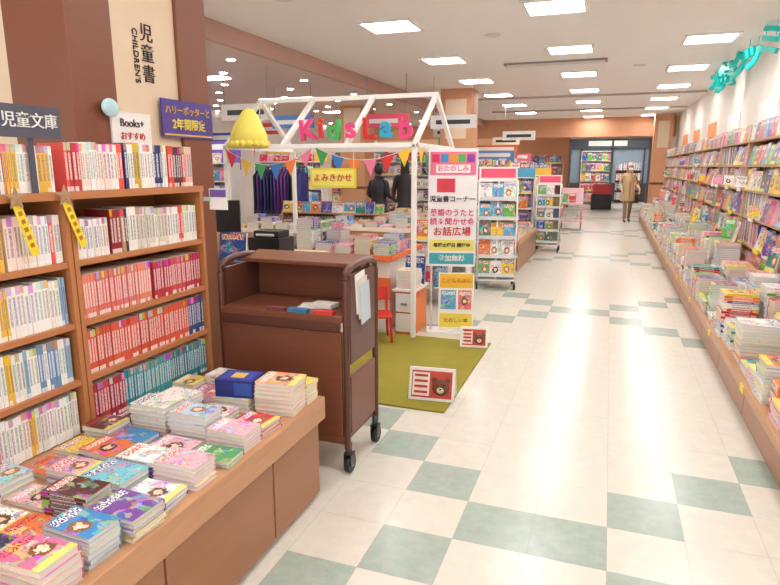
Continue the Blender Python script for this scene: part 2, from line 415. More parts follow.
# ---------------------------------------------------------------- left bench and shelf
m=MB()
m.box(I4,-2.12,-1.20,-.6,2.26,0,.37,WHT,M_WOODP)
y=-.6
while y<2.2:
    y2=min(y+.62,2.28); m.box(I4,-1.2,-1.165,y+.004,y2-.004,.03,.375,WHT,M_WOODP); y=y2
m.box(I4,-2.13,-1.14,-.62,2.3,.385,.49,WHT,M_WOODA)
m.box(I4,-1.2,-1.18,-.6,2.26,.37,.385,WHT,M_CARTD)
m.build('display_bench',bevel=.004)
WH=[C(245,243,238),C(240,236,228),C(250,248,244),C(245,235,230),C(250,225,215),C(235,90,80),C(250,244,238),C(240,240,244),C(200,60,60)]
WH2=[C(245,243,238),C(248,246,240),C(235,232,225),C(236,190,80),C(250,248,244),C(150,180,210),C(245,240,235),C(250,248,244),C(214,120,110)]
MIXD=[C(245,240,232),C(240,236,230),C(150,45,50),C(60,50,60),C(240,236,230),C(190,150,110),C(225,215,200)]
RED=[C(222,100,88),C(224,116,104),C(232,136,116),C(211,88,84),C(222,124,120)]
ORG=[C(224,96,66),C(214,88,64),C(228,108,72),C(60,80,130),C(222,96,68),C(218,88,66)]
TEAL=[C(60,150,165),C(70,160,175),C(50,132,152),C(70,124,165),C(80,165,172)]
PKR=[C(196,64,72),C(186,54,72),C(208,82,84)]
LV=[.495,.71,.93,1.16,1.385]
m=MB()
def bay(y0,y1,rows):
    M=T((-1.83,y0,0))@Rz(rad(90)); W=y1-y0
    for x in (0,W-.02): m.box(M,x,x+.02,0,.28,.491,1.385,WHT,M_WOOD)
    m.box(M,.02,W-.02,.268,.28,.491,1.385,WHT,M_WOOD)
    for z in LV[1:-1]: m.box(M,.02,W-.02,.005,.268,z-.022,z,WHT,M_WOOD)
    m.box(M,-.0,W,-.008,.285,1.385,1.412,WHT,M_WOOD)
    for i,z in enumerate(LV):
        zz=z+.0005 if i<4 else 1.413
        for (a,bq,pal,h,t0,t1,run) in rows[i]:
            spines(m,M,.024+a*(W-.048),.024+bq*(W-.048),.018,zz,h,pal,t0,t1,.13,run,.05)
bay(1.66,2.43,[[(0,.25,PKR,.172,.012,.02,5),(.25,1,TEAL,.172,.012,.018,9)],[(0,1,ORG,.178,.012,.02,9)],[(0,.55,RED,.175,.012,.018,9),(.55,1,RED+PKR,.17,.012,.018,7)],[(0,.25,WH,.15,.012,.02,3),(.25,.6,MIXD,.18,.013,.024,3),(.6,1,WH+MIXD,.165,.013,.024,4)],[(0,.4,WH,.18,.01,.02,4),(.4,.75,[C(90,140,90),C(60,70,120),C(245,243,238),C(220,180,60)],.185,.012,.02,4),(.75,1,[C(225,70,60),C(90,50,60),C(235,190,180)],.18,.012,.02,4)]])
for y0,y1 in ((.88,1.655),(.1,.875),(-.6,.095)):
    bay(y0,y1,[[(0,1,WH2,.175,.011,.018,4)],[(0,1,WH2+[C(240,150,60),C(110,150,190)],.175,.011,.018,3)],[(0,1,WH2+[C(90,120,170)],.178,.011,.018,4)],[(0,.7,WH2+[C(220,150,160)],.178,.012,.02,4),(.7,1,WH,.18,.012,.02,3)],[(0,1,WH2+[C(240,150,120)],.165,.012,.018,3)]])
m.build('bookshelf')
mb=MB()
y=-.3
rows=[-1.245,-1.43,-1.605,-1.745]
while y<2.0:
    for ri,x in enumerate(rows):
        if ri==3: n=RR.choice((1,2,2,3,3))
        else: n=RR.choice((1,1,2,3,4,5,7))
        if ri==0 and y>.7: n=RR.choice((2,3,5,6,8))
        if ri==1 and y>.7: n=RR.choice((2,3,4,5,6))
        w=RR.uniform(.1,.125); h=RR.choice((.165,.165,.15))
        if ri==3: w,h=.118,.125
        stack(mb,x+RR.uniform(-.012,.012),y+RR.uniform(-.006,.006)+.01*ri,.4905,n,w,h,RR.uniform(.012,.02),BL,BR,rot=RR.uniform(-.07,.07),mixp=.3 if ri>1 else .06)
    y+=.137
stack(mb,-1.25,2.1,.4905,8,.14,.175,.017,BL,[WHT,C(240,170,120)],rot=.1,flip=True)
stack(mb,-1.245,2.23,.4905,5,.1,.16,.017,BL,[WHT,C(250,220,90)],flip=True)
zt=stack(mb,-1.44,2.09,.4905,3,.14,.17,.018,BL,[WHT],flip=True)
stack(mb,-1.61,2.11,.4905,2,.13,.16,.018,BL,BR); stack(mb,-1.61,2.235,.4905,4,.11,.16,.018,BL,BR); stack(mb,-1.44,2.235,.4905,2,.11,.16,.018,BL,BR); stack(mb,-1.75,2.15,.4905,3,.12,.115,.018,BL,BR)
mb.build('paperback_stacks')
m=MB(); Mx=T((-1.44,2.09,zt+.002))@Rz(.15)
m.box(Mx,-.085,.085,-.065,.065,0,.075,C(36,50,130)); m.box(Mx,-.0,.08,-.0655,-.065,.01,.065,C(60,90,180)); m.box(Mx,-.07,.07,-.05,.05,.075,.0765,C(60,70,170)); m.box(Mx,-.03,.03,-.03,.03,.0765,.0775,C(225,190,90)); m.build('boxed_book_set',bevel=.002)
e=empty('section_shelf_sign',(0,0,0))
m=MB(); m.box(I4,-1.835,-1.828,1.42,1.66,1.595,1.70,WHT,M_GREYS); m.box(I4,-1.842,-1.835,1.53,1.55,1.4125,1.65,WHT,M_GREYS); m.build('board',e)
text(e,'label','児童文庫',(-1.826,1.54,1.648),FX,.053,M_WHITE)
e=empty('film_banner')
m=MB(); m.box(I4,-2.149,-2.14,2.56,2.97,1.65,1.84,WHT,M_PURPLE); m.box(I4,-2.14,-2.139,2.57,2.96,1.66,1.668,WHT,M_GOLD); m.build('panel',e)
text(e,'line_1','ハリーポッターと',(-2.137,2.765,1.785),FX,.046,M_GOLD); text(e,'line_2','2年間限定',(-2.137,2.765,1.715),FX,.06,M_YEL,bold=.001)
e=empty('campaign_card')
m=MB(); m.box(I4,-2.149,-2.138,2.22,2.47,1.6,1.75,WHT,M_WHITE); m.ell(T((-2.12,2.2,1.76))@Matrix.Scale(.3,4,(1,0,0)),.05,.05,.04,C(190,225,235)); m.build('panel',e)
text(e,'line_1','Books+',(-2.136,2.345,1.7),FX,.05,M_INK); text(e,'line_2','おすすめ',(-2.136,2.345,1.64),FX,.04,M_RED)
def star(mb,M,r,col):
    pts=[]
    for k in range(10):
        a=math.pi/2+k*math.pi/5; rr=r if k%2==0 else r*.45
        pts.append((rr*math.cos(a),rr*math.sin(a)))
    base=len(mb.v); mb.v.append(M@Vector((0,-.004,0)))
    for x,z in pts: mb.v.append(M@Vector((x,0,z)))
    for k in range(10): mb.face((base,base+1+k,base+1+(k+1)%10),col,M_PLAIN)
for yy,ang in ((1.44,.28),(1.63,.35)):
    m=MB(); M=T((-1.822,yy,1.40))@Rz(rad(90))
    star(m,M@T((0,-.012,0)),.042,C(176,140,104))
    m.box(M@Ry(-ang)@T((0,-.003,0)),-.016,.016,-.002,.0,-.2,-.01,C(245,220,60))
    for k in range(5): m.box(M@Ry(-ang)@T((0,-.003,0)),-.007,.007,-.0035,-.002,-.06-.028*k,-.045-.028*k,C(190,120,50))
    m.build('star_ribbon')
m=MB(); star(m,T((-1.83,1.40,1.60))@Rz(rad(90)),.036,C(150,110,170)); m.box(I4,-1.835,-1.83,1.395,1.405,1.413,1.59,C(150,110,170)); m.build('star_pick')
m=MB(); m.box(T((-1.80,2.44,1.3)),0,.1,-.0,.004,0,.1,WHT); m.box(T((-1.80,2.439,1.3)),0.005,.095,-.001,0,.06,.095,C(120,90,170)); m.box(T((-1.83,2.432,1.3)),0,.04,-.0,.006,.04,.06,C(200,200,200)); m.build('price_card')

# ---------------------------------------------------------------- book cart
cart=empty('book_cart')
m=MB()
cx0,cx1,cy0,cy1=-1.82,-1.13,2.5,2.92
for x in (cx0,cx1):
    s=x
    for yy in (cy0+.02,cy1-.02):
        m.tube([(s,yy,.13),(s,yy,.98)],[.017,.017],WHT,M_CARTD,10)
    arc=[(s,(cy0+cy1)/2-math.cos(t)*(cy1-cy0-.04)/2,.98+math.sin(t)**.6*.065) for t in [math.pi*i/12 for i in range(13)]]
    m.tube(arc,[.017]*13,WHT,M_CARTD,10)
    m.box(I4,s-.01,s+.01,cy0+.05,cy1-.05,.2,.5,WHT,M_CART)
    m.box(I4,s-.01,s+.01,cy0+.05,cy1-.05,.56,1.0,WHT,M_CARTD)
m.box(I4,cx0+.01,cx1-.01,cy0+.0,cy1,.16,.2,WHT,M_CART)
m.box(I4,cx0+.01,cx1-.01,cy0-.01,cy1,.78,.81,WHT,M_CART)
m.box(I4,cx0+.01,cx1-.018,cy0,cy0+.02,.2,.73,WHT,M_CART)
m.box(I4,cx0+.01,cx1-.018,cy0-.012,cy0,.735,.78,WHT,M_CARTD)
m.box(I4,cx0+.01,cx1-.018,cy1-.06,cy1-.04,.81,1.03,WHT,M_CART)
m.box(T((0,cy1-.05,1.03))@Rx(rad(8)),cx0+.0,cx1,-.16,.02,0,.02,WHT,M_CART)
m.build('body',cart,bevel=.003)
m=MB()
for x in (cx0+.0,cx1):
    for y in (cy0+.03,cy1-.03):
        m.tube([(x,y,.16),(x,y,.1)],[.018,.018],WHT,M_CHROME,8)
        for s in (-.018,.018): m.box(T((x,y,0)),s-.002,s+.002,-.02,.03,.045,.11,WHT,M_CHROME)
        m.box(T((x,y,0)),-.02,.02,-.02,.03,.1,.106,WHT,M_CHROME)
        m.tube([(x-.014,y+.012,.046),(x+.014,y+.012,.046)],[.045,.045],WHT,M_BLACK,18)
        m.tube([(x-.016,y+.012,.046),(x+.016,y+.012,.046)],[.018,.018],WHT,M_METAL,12)
m.build('casters',cart)
m=MB()
m.box(T((-1.35,2.66,.811))@Rz(.2),-.09,.09,-.06,.06,0,.004,WHT)
m.box(T((-1.3,2.64,.816))@Rz(-.1),-.06,.06,-.04,.04,0,.02,C(240,240,235))
for k,(x,c) in enumerate(((-1.5,C(120,60,60)),(-1.38,C(60,120,160)),(-1.24,C(210,60,50)))):
    m.box(T((x,2.515,.811)),-.05,.05,-.02,.02,0,.018,c)
for k in range(3): m.box(T((cx1+.012+.004*k,2.68+.02*k,.8-.03*k))@Rx(.1),0,.003,-.06,.06,0,.2,(WHT,C(230,225,210),C(200,215,225))[k])
m.build('papers',cart)

# ---------------------------------------------------------------- rack, counter behind cart
shelf_unit('magazine_rack',(-3.1,3.25,0),rad(8),.92,.28,[.3,.6,.86],[('f',.26,KID),('f',.25,KID),('f',.2,KID)],M_CART)
m=MB(); m.box(I4,-3.6,-2.2,3.95,4.45,0,.78,WHT,M_WHITE); m.box(I4,-3.64,-2.16,3.92,4.48,.78,.82,C(225,190,150)); m.build('service_counter',bevel=.004)
m=MB(); m.box(T((-2.86,4.1,.8205))@Rz(.3),-.1,.1,-.01,.02,.05,.42,WHT,M_BLACK); m.box(T((-2.86,4.1,.8205))@Rz(.3),-.03,.03,.02,.06,0,.25,WHT,M_BLACK); m.box(T((-2.86,4.12,.8205))@Rz(.3),-.1,.1,-.06,.08,0,.015,WHT,M_BLACK); m.build('monitor',bevel=.004)
m=MB(); m.box(T((-2.5,4.15,.8205)),-.14,.14,-.12,.12,0,.14,WHT,M_BLACK); m.box(T((-2.5,4.15,.9605)),-.11,.11,-.08,.1,0,.05,WHT,M_BLACK); m.box(T((-2.5,4.15,.97)),-.08,.08,-.1,-.08,0,.02,C(220,220,220)); m.build('receipt_printer',bevel=.006)
mb=MB(); spines(mb,T((-3.4,4.0,.8205)),0,.35,0,0,.2,KID,.015,.03); stack(mb,-3.3,4.3,.8205,4,.2,.26,.02,BF,KID); mb.build('counter_books')

# ---------------------------------------------------------------- kids corner
room('carpet',-2.1,-.87,3.4,4.99,0.0,.014,M_CARPET,bevel=.004)
def aframe(name,x,y,w,h,rot):
    m=MB(); M=T((x,y,.0165))@Rz(rot)
    for sgn in (1,-1):
        MM=M@T((0,-sgn*h*.3,0))@Rx(rad(-16*sgn))
        m.box(MM,-w/2,w/2,-.003,.003,0,h,C(250,246,240))
        if sgn==1:
            m.box(MM,-w/2+.018,w/2-.018,-.005,-.003,.018,h-.018,C(206,70,56))
            m.box(MM,-w*.42,-w*.05,-.0065,-.005,.03,h-.03,C(250,240,225))
            for k in range(4): m.box(MM,-w*.38+.0*k,-w*.09,-.008,-.0065,.045+k*h*.17,.055+k*h*.17+.006,C(200,60,50))
            m.ell(MM@T((w*.2,-.006,h*.42))@Matrix.Scale(.08,4,(0,1,0)),h*.27,h*.3,h*.25,C(120,66,40))
            for s in (-1,1): m.ell(MM@T((w*.2+s*h*.2,-.006,h*.65))@Matrix.Scale(.08,4,(0,1,0)),h*.09,h*.1,h*.09,C(120,66,40))
            m.ell(MM@T((w*.2,-.024,h*.34))@Matrix.Scale(.1,4,(0,1,0)),h*.11,h*.1,h*.09,C(240,215,180))
            for s in (-1,1): m.ell(MM@T((w*.2+s*h*.1,-.026,h*.5)),h*.03,.002,h*.03,C(30,20,20))
            m.ell(MM@T((w*.2,-.028,h*.38)),h*.035,.002,h*.025,C(30,20,20))
    return m.build(name)
aframe('bear_tent_sign',-1.0,3.6,.3,.21,rad(6)); aframe('bear_tent_sign',-.99,4.84,.23,.17,rad(10))
ph=empty('playhouse_frame')
m=MB(); x0,x1,ya,yb,zc=-3.4,-1.55,4.9,6.2,2.15; ym=(ya+yb)/2; ze=1.68; r=.02
def beam(p,q):
    p=Vector(p);q=Vector(q);d=q-p;L=d.length
    M=T(p)@d.to_track_quat('Z','Y').to_matrix().to_4x4(); m.box(M,-r,r,-r,r,-r*.5,L+r*.5,WHT,M_WHITE)
for x in (x0,x1):
    for y in (ya,yb): beam((x,y,0.03),(x,y,ze))
    beam((x,ya,ze),(x,ym,zc)); beam((x,yb,ze),(x,ym,zc)); beam((x,ya,ze),(x,yb,ze))
beam((x0,ym,zc),(x1,ym,zc)); beam((x0,ya,ze),(x1,ya,ze)); beam((x0,yb,ze),(x1,yb,ze))
for x in (-2.8,-2.17): beam((x,ya,ze),(x,ym,zc))
m.build('timbers',ph,bevel=.003)
cols=[M_PINK,M_RED,M_GREEN,M_PINK,M_RED,M_CYAN,M_PINK]
for k,(ch,x) in enumerate(zip('KidsLab',(-2.66,-2.53,-2.4,-2.25,-2.08,-1.92,-1.75))):
    o=text(ph,'letter_%d'%k,ch,(x+.12,ya,ze+.13+.015*(k%2)),(rad(90),rad(-6+5*(k%3)),0),.24,cols[k],.015,bold=.008)
m=MB()
def bunting(p,q,sag,n,off=0):
    p=Vector(p);q=Vector(q); pc=[C(225,50,60),C(250,205,60),C(60,160,90),C(50,120,200),C(245,130,60),C(240,130,170)]
    pts=[]
    for i in range(n*2+1):
        t=i/(n*2); w=p.lerp(q,t); w.z-=sag*4*t*(1-t); pts.append(w)
    m.tube(pts,[.003]*len(pts),WHT,M_PLAIN,5)
    for i in range(n):
        a=pts[2*i]; b_=pts[2*i+2]; mid=(a+b_)/2; 
        a2=a.lerp(b_,.1); b2=a.lerp(b_,.9); base=len(m.v)
        m.v+= [a2,b2,Vector((mid.x,mid.y,mid.z-.15))]; m.face((base,base+2,base+1),pc[(i+off)%6],M_PLAIN)
bunting((x0,ya-.03,ze),(-2.47,ya-.03,ze),.16,6); bunting((-2.47,ya-.03,ze),(x1,ya-.03,ze),.12,6,2)
bunting((x1+.03,ya,ze),(x1+.03,yb,ze),.1,7,1); bunting((x0,ym,zc),(x0+.3,ya,ze),.04,4,3)
m.build('bunting_flags',ph)
m=MB()
m.loft(T((-3.13,4.88,0)),[(0,0,1.70,.17,.14),(0,0,1.73,.185,.15),(0.0,0,1.80,.17,.14),(.0,0,1.88,.13,.11),(.01,0,1.95,.09,.08),(.01,0,2.0,.05,.05),(.01,0,2.02,.01,.01)],WHT,M_YEL,18)
for k in range(18):
    a=2*math.pi*k/18; m.ell(T((-3.13+.175*math.cos(a),4.88+.145*math.sin(a),1.70)),.035,.035,.035,WHT,M_YEL,8,6)
m.tube([(-3.12,4.88,2.0),(-3.2,5.1,2.02),(-3.2,5.55,2.14)],[.004]*3,WHT,M_YEL,6)
m.build('yellow_fabric_shade',ph)
m=MB()
M=T((-2.28,4.86,1.32)); m.box(M,-.22,.22,-.01,0,0,.17,C(245,225,60)); m.box(M,-.2,.2,-.012,-.01,.02,.15,C(250,240,120)); m.box(M,-.2,-.197,-.006,-.003,.17,.36,WHT); m.box(M,.197,.2,-.006,-.003,.17,.36,WHT)
m.build('hanging_board',ph)
text(ph,'board_text','よみきかせ',(-2.28,4.845,1.405),FY,.075,M_RED)
m=MB(); m.box(I4,-3.25,-1.8,5.05,6.0,.66,.71,C(240,120,60)); m.box(I4,-3.2,-1.84,5.1,5.95,.0,.66,C(245,235,225)); m.box(I4,-3.21,-1.83,5.085,5.1,.3,.5,C(240,120,60)); m.build('activity_table',bevel=.004)
mb=MB()
for x in (-3.1,-2.9,-2.7,-2.5,-2.3,-2.1,-1.91):
    for y in (5.17,5.42,5.7):
        n=RR.choice((5,8,10,14,17)) if -2.9<x<-2.3 else RR.choice((2,4,6,9))
        stack(mb,x,y,.7105,n,.16,.21,.018,BF,KID,rot=RR.uniform(-.1,.1),mixp=.4)
mb.build('picture_book_stacks')
shelf_unit('picture_book_stand',(-1.98,6.26,0),rad(5),.6,.3,[.2,.46,.7],[('f',.25,KID),('f',.22,KID),('f',.22,KID)],M_WHITE)
m=MB(); m.box(I4,-1.76,-1.58,5.02,5.42,0.0,.4,C(240,125,50)); m.box(I4,-1.75,-1.59,5.005,5.02,.03,.2,WHT); m.box(I4,-1.75,-1.59,5.005,5.02,.215,.385,C(235,240,245)); m.box(I4,-1.78,-1.56,5.0,5.44,.4,.42,WHT); m.box(I4,-1.7,-1.64,4.995,5.005,.28,.3,C(150,150,150)); m.build('toy_cabinet',bevel=.003)
mb=MB(); stack(mb,-1.67,5.16,.4205,8,.18,.2,.02,BF,KID,mixp=.4); faces(mb,T((-1.77,5.32,.4215)),0,.22,0,0,.26,KID,8); mb.build('activity_books')
m=MB(); M=T((-1.84,4.72,.0165))@Rz(.5)
m.box(M,-.14,.14,-.13,.13,.22,.24,WHT,M_RED)
for a,bq in ((-.12,-.11),(.12,-.11),(-.12,.11),(.12,.11)): m.tube([M@Vector((a*1.08,bq*1.08,0)),M@Vector((a,bq,.22))],[.012,.014],WHT,M_RED,10)
for a in (-.12,.12): m.tube([M@Vector((a,.12,.22)),M@Vector((a,.15,.44))],[.013,.012],WHT,M_RED,10)
m.box(M@T((0,.145,.33))@Rx(-.12),-.14,.14,-.008,.008,0,.12,WHT,M_RED)
m.build('childs_chair',bevel=.004)
ps=empty('poster_stand')
m=MB(); M=T((-1.3,5.24,0))@Rz(rad(14))
for s in (-.18,.18): m.tube([M@Vector((s,.03,.015)),M@Vector((s,.03,1.62))],[.01,.01],WHT,M_WHITE,8)
m.box(M,-.22,.24,-.05,.15,.0,.015,WHT,M_WHITE)
m.box(M,-.215,.215,0,.012,.62,1.66,C(250,246,248))
m.box(M,-.2,.2,-.002,0,1.43,1.63,C(245,120,160)); 
for k in range(5):
    m.box(M,-.185+.076*k,-.12+.076*k,-.004,-.002,1.54,1.61,[C(230,40,90),C(60,150,210),C(240,160,40),C(80,180,90),C(150,70,170)][k])
m.box(M,-.15,.15,-.004,-.002,1.45,1.52,C(250,250,250))
m.box(M,-.14,.02,-.002,0,1.28,1.4,C(225,60,80)); 
m.box(M,-.2,.2,-.002,0,.64,.74,C(70,175,190)); m.box(M,-.2,.2,-.002,0,.76,.86,C(250,235,120)); 
m.box(M,-.11,.21,0,.01,.03,.56,C(250,248,240)); m.box(M,-.1,.2,-.002,0,.42,.55,C(250,200,60)); m.box(M,-.09,.05,-.002,0,.22,.4,C(90,170,220),M_PLAIN,{'-Y':(C(90,170,220),M_COVER,(3,9))}); m.box(M,.07,.19,-.002,0,.22,.4,C(240,120,110),M_PLAIN,{'-Y':(C(240,120,110),M_COVER,(13,7))}); m.box(M,-.1,.2,-.002,0,.05,.18,C(250,225,90)); 
m.build('boards',ps)
er=(M.to_3x3().to_4x4()@Matrix.Rotation(rad(90),4,'X')).to_euler()
for s,z,sz,mt in (('おたのしみ',1.485,.055,M_PINK),('児童書コーナー',1.22,.058,M_INK),('英語のうたと',1.1,.066,M_PINK),('読み聞かせ会',1.02,.066,M_PINK),('お話広場',.93,.085,M_RED),('毎週土曜日 開催中',.81,.04,M_INK),('参加無料',.69,.06,M_WHITE)):
    text(ps,'caption',s,M@Vector((0,-.006,z)),er,sz,mt,.001,bold=.001)
for s,z,sz,mt in (('こどもえほん',.485,.045,M_RED),('たのしい本',.115,.045,M_INK)):
    text(ps,'caption',s,M@Vector((.05,-.006,z)),er,sz,mt,.001)
def spinner(name,x,y,rot,w=.46,h=1.34,dep=.4,hdr=True):
    m=MB(); M=T((x,y,0))@Rz(rot)
    for a in (-w/2,w/2):
        for b_ in (-dep/2,dep/2):
            m.tube([M@Vector((a,b_,.08)),M@Vector((a,b_,h))],[.009,.009],WHT,M_WHITE,8)
            m.tube([M@Vector((a-.012,b_,.04)),M@Vector((a+.012,b_,.04))],[.04,.04],WHT,M_BLACK,14)
            m.tube([M@Vector((a,b_,.06)),M@Vector((a,b_,.1))],[.012,.012],WHT,M_CHROME,8)
    for z in (.12,h): 
        m.box(M,-w/2,w/2,-dep/2,dep/2,z-.01,z+.01,WHT,M_WHITE)
    m.box(M,-.01,.01,-dep/2,dep/2,.13,h,WHT,M_WHITE)
    nl=5
    for L in range(nl):
        z=.17+L*(h-.17)/nl
        for q in range(4):
            Q=M@Rz(q*math.pi/2); ww=w if q%2==0 else dep; dd=dep if q%2==0 else w
            MM=Q@T((-ww/2+.01,-dd/2-.0,0))
            m.box(MM,0,ww-.02,-.03,-.026,z,z+.04,C(225,225,225)); m.box(MM,0,ww-.02,-.03,.03,z-.004,z,C(225,225,225))
            faces(m,MM,0.0,ww-.01,-.02,z+.001,.23,KID,7,.13,.15,.004,.012)
    if hdr: m.box(M,-w/2,w/2,-.01,.01,h+.01,h+.16,C(250,240,240)); m.box(M,-w/2+.02,w/2-.02,-.014,-.01,h+.03,h+.14,C(240,90,120))
    return m.build(name)
spinner('magazine_rack_on_casters',-1.3,7.55,rad(12))
def aisle_bench(name,X,Y0,Y1,xb,z,side):
    m=MB(); 
    a,b_=(xb,X) if side<0 else (X,xb)
    m.box(I4,a,b_,Y0,Y1,z-.05,z,WHT,M_WOODA)
    m.box(I4,a+(.0 if side<0 else .03),b_-(.03 if side<0 else 0),Y0+.02,Y1-.02,0,z-.05,WHT,M_WOODP)
    y=Y0+.02
    xx=X-.03 if side<0 else X+.018
    while y<Y1-.1:
        y2=min(y+.9,Y1-.02); m.box(I4,xx,xx+.012,y+.004,y2-.004,.03,z-.06,WHT,M_WOODP); y=y2
    return m.build(name,bevel=.003)
for i,(a,b_) in enumerate(((8.6,10.9),(11.5,14.0),(14.6,17.2))):
    aisle_bench('display_bench',-1.15,a,b_,-1.75,.45,-1)
    mb=MB(); y=a+.12
    while y<b_-.1:
        for x in (-1.3,-1.55): stack(mb,x,y,.4505,RR.choice((2,3,5,7,9,12)),.19,.2,.02,BL,KID,mixp=.4)
        y+=.22
    mb.build('picture_book_stacks')
    shelf_unit('picture_book_shelf',(-1.78,a,0),rad(90),b_-a,.3,[.5,.8,1.08,1.36],[('f',.25,KID),('f',.25,KID),('f',.25,KID),('f',.2,KID)],M_WOODR,header=None)
    shelf_unit('endcap_shelf',(-2.12,a-.28,0),0,.85,.26,[.2,.48,.76,1.04,1.3],[('g',.27,KID)]*5,M_WHITE,header=(.16,(C(240,110,150),C(90,180,220),C(250,200,80))[i]))
spinner('magazine_rack_on_casters',-1.0,11.2,0,.4,1.2,.3); 
m=MB(); M=T((-.83,15.3,0))
m.box(M,-.25,.25,-.2,.2,.62,.66,C(250,200,210)); m.box(M,-.25,.25,-.2,.2,.2,.23,C(250,200,210))
for a in (-.23,.23):
    for b_ in (-.18,.18): m.tube([M@Vector((a,b_,0)),M@Vector((a,b_,.64))],[.014,.014],C(240,150,170),M_PLAIN,8)
m.box(M,-.25,.25,.17,.19,.66,1.0,C(250,215,220))
faces(m,M@T((-.22,-.1,.66)),0,.44,0,0,.22,KID); stack(m,-.83,15.3,.2305,5,.2,.26,.03,BF,KID)
m.build('pink_display_table')
for (x,y,w,h,hc) in ((-4.8,8.3,1.8,.8,None),(-7.6,8.6,1.7,1.55,C(120,90,180)),(-5.2,13.7,1.7,1.6,C(230,80,80)),(-3.4,14.6,1.2,1.5,C(80,150,210)),(-7.6,12.2,1.6,1.6,C(250,200,70)),(-4.8,16.5,2.4,1.7,C(230,120,70)),(-7.8,16.5,2.6,1.7,C(90,170,120)),(-8.6,6.2,1.8,1.7,C(200,60,90)),(-6.3,6.4,1.3,1.45,C(60,120,190)),(-3.5,17.8,1.3,1.5,C(240,120,160)),(-8.8,10.4,1.6,1.8,C(60,90,180)),(-3.1,10.9,.9,1.0,None)):
    n=5; lv=[h*(.1+.9*k/n) for k in range(n+1)]; lv[-1]=h
    if h<1.1: n=3; lv=[.08,.32,.56,.8]
    shelf_unit('store_shelf',(x,y,0),0,w,.3,lv,[(RR.choice('fgbg'),h*.9/n-.04,RR.choice((KID,BR,BR)))]*n+[('f',.18,KID)],RR.choice((M_WHITE,M_WOODR)))
    if hc:
        m=MB(); m.box(I4,x,x+w,y+.31,y+.33,h-.1,h+.38,hc); m.box(I4,x+.1,x+w-.1,y+.305,y+.31,h+.24,h+.33,C(250,248,240)); m.build('category_header_board')
for (x,y) in ((-4.1,7.0),(-2.9,7.6),(-2.8,9.4)):
    m=MB(); m.box(I4,x-.55,x+.55,y-.35,y+.35,.68,.72,C(240,225,205)); m.box(I4,x-.5,x+.5,y-.3,y+.3,0,.68,WHT,M_WOODA); m.build('promo_table',bevel=.004)
    mb=MB()
    for i in range(5):
        for j in range(2): stack(mb,x-.42+.21*i,y-.17+.33*j,.7205,RR.choice((2,4,6,8)),.17,.24,.018,BF,KID,mixp=.4)
    mb.build('picture_book_stacks')
for k,(x,y,c) in enumerate(((-5.2,9.5,C(80,130,200)),(-3.4,13.4,C(240,240,240)),(-6.7,11,C(230,80,60)),(-2.2,15.5,C(250,248,240)),(-4.6,18.2,C(70,170,120)),(-4.9,7.6,C(245,240,235)),(-3.6,9.8,C(240,90,120)),(-2.6,10.4,C(245,245,245)),(-6.2,8.0,C(60,80,160)),(-3.0,18.5,C(250,230,200)))):
    m=MB(); top=2.86 if x<-4.05 else 3.0
    m.box(T((x,y,2.15)),-.4,.4,-.015,.015,0,.22,c); 
    for s in (-.35,.35): m.tube([(x+s,y,2.37),(x+s,y,top)],[.004,.004],C(160,160,160),M_PLAIN,6)
    m.box(T((x,y,2.15)),-.3,.3,-.018,-.015,.07,.14,WHT if k in (0,2,4,6,8) else C(60,60,70)); m.build('hanging_category_sign')
m=MB(); M=T((-5.35,9.3,0))
for a in (-.5,.5): m.tube([M@Vector((a,0,0)),M@Vector((a,0,1.5))],[.012,.012],WHT,M_CHROME,8); m.tube([M@Vector((a,-.25,.012)),M@Vector((a,.25,.012))],[.012,.012],WHT,M_CHROME,8)
m.tube([M@Vector((-.5,0,1.5)),M@Vector((.5,0,1.5))],[.012,.012],WHT,M_CHROME,8)
for i in range(14):
    c=RR.choice((C(40,50,110),C(60,60,140),C(110,60,140),C(30,40,70),C(230,230,240)))
    m.loft(M@T((-.45+.067*i,0,0)),[(0,0,.7,.022,.2),(0,0,1.0,.022,.19),(0,0,1.35,.02,.19),(0,0,1.45,.01,.05),(0,0,1.5,.004,.01)],c,None,10)
m.build('garment_rack')
# ---------------------------------------------------------------- right side
aisle_bench('display_bench',.83,1.2,18.6,1.38,.235,1)
room('display_riser',1.12,1.38,1.25,18.5,.2355,.40,M_WOODP)
for seg,(a,b_) in enumerate(((1.3,7.0),(7.0,12.5),(12.5,18.4))):
    mb=MB(); y=a+.13
    while y<b_-.12:
        w=RR.choice((.13,.15,.18,.2,.22)); h=min(.23,w*1.3)
        yy=y+w/2-.07
        z1=stack(mb,.975,yy,.2355,RR.choice((3,5,8,11,14,17)),w,h,.02,BRT,KID+[WHT,WHT],jit=.008,flip=RR.random()<.3,mixp=.35)
        z2=stack(mb,1.25,yy,.4005,RR.choice((3,5,8,12,15)),w,h,.02,BRT,KID+[WHT,WHT],jit=.008,flip=RR.random()<.3,mixp=.35)
        if RR.random()<.4:
            book(mb,T((1.3,yy,z2))@Rz(rad(-90+RR.uniform(-20,30)))@Rx(rad(-12))@T((0,0,.11)),min(w,.17),.22,.015,RR.choice(KID))
        y+=w+.02
    mb.build('picture_book_stacks')
LVR=[.42,.70,.98,1.26,1.52,1.76]
y=18.5
while y>2:
    w=1.8
    rows=[('f',.25,KID),('g',.26,KID),('b',.26,KID+BR),('g',.25,KID),('b',.24,KID+BR)]
    RR.shuffle(rows)
    rows[4]=(rows[4][0],.23,rows[4][2]); rows.append(('g',.2,KID))
    shelf_unit('picture_book_shelf',(1.40,y,0),rad(-90),w,.32,LVR,rows,M_WOODR)
    y-=w+.003
m=MB()
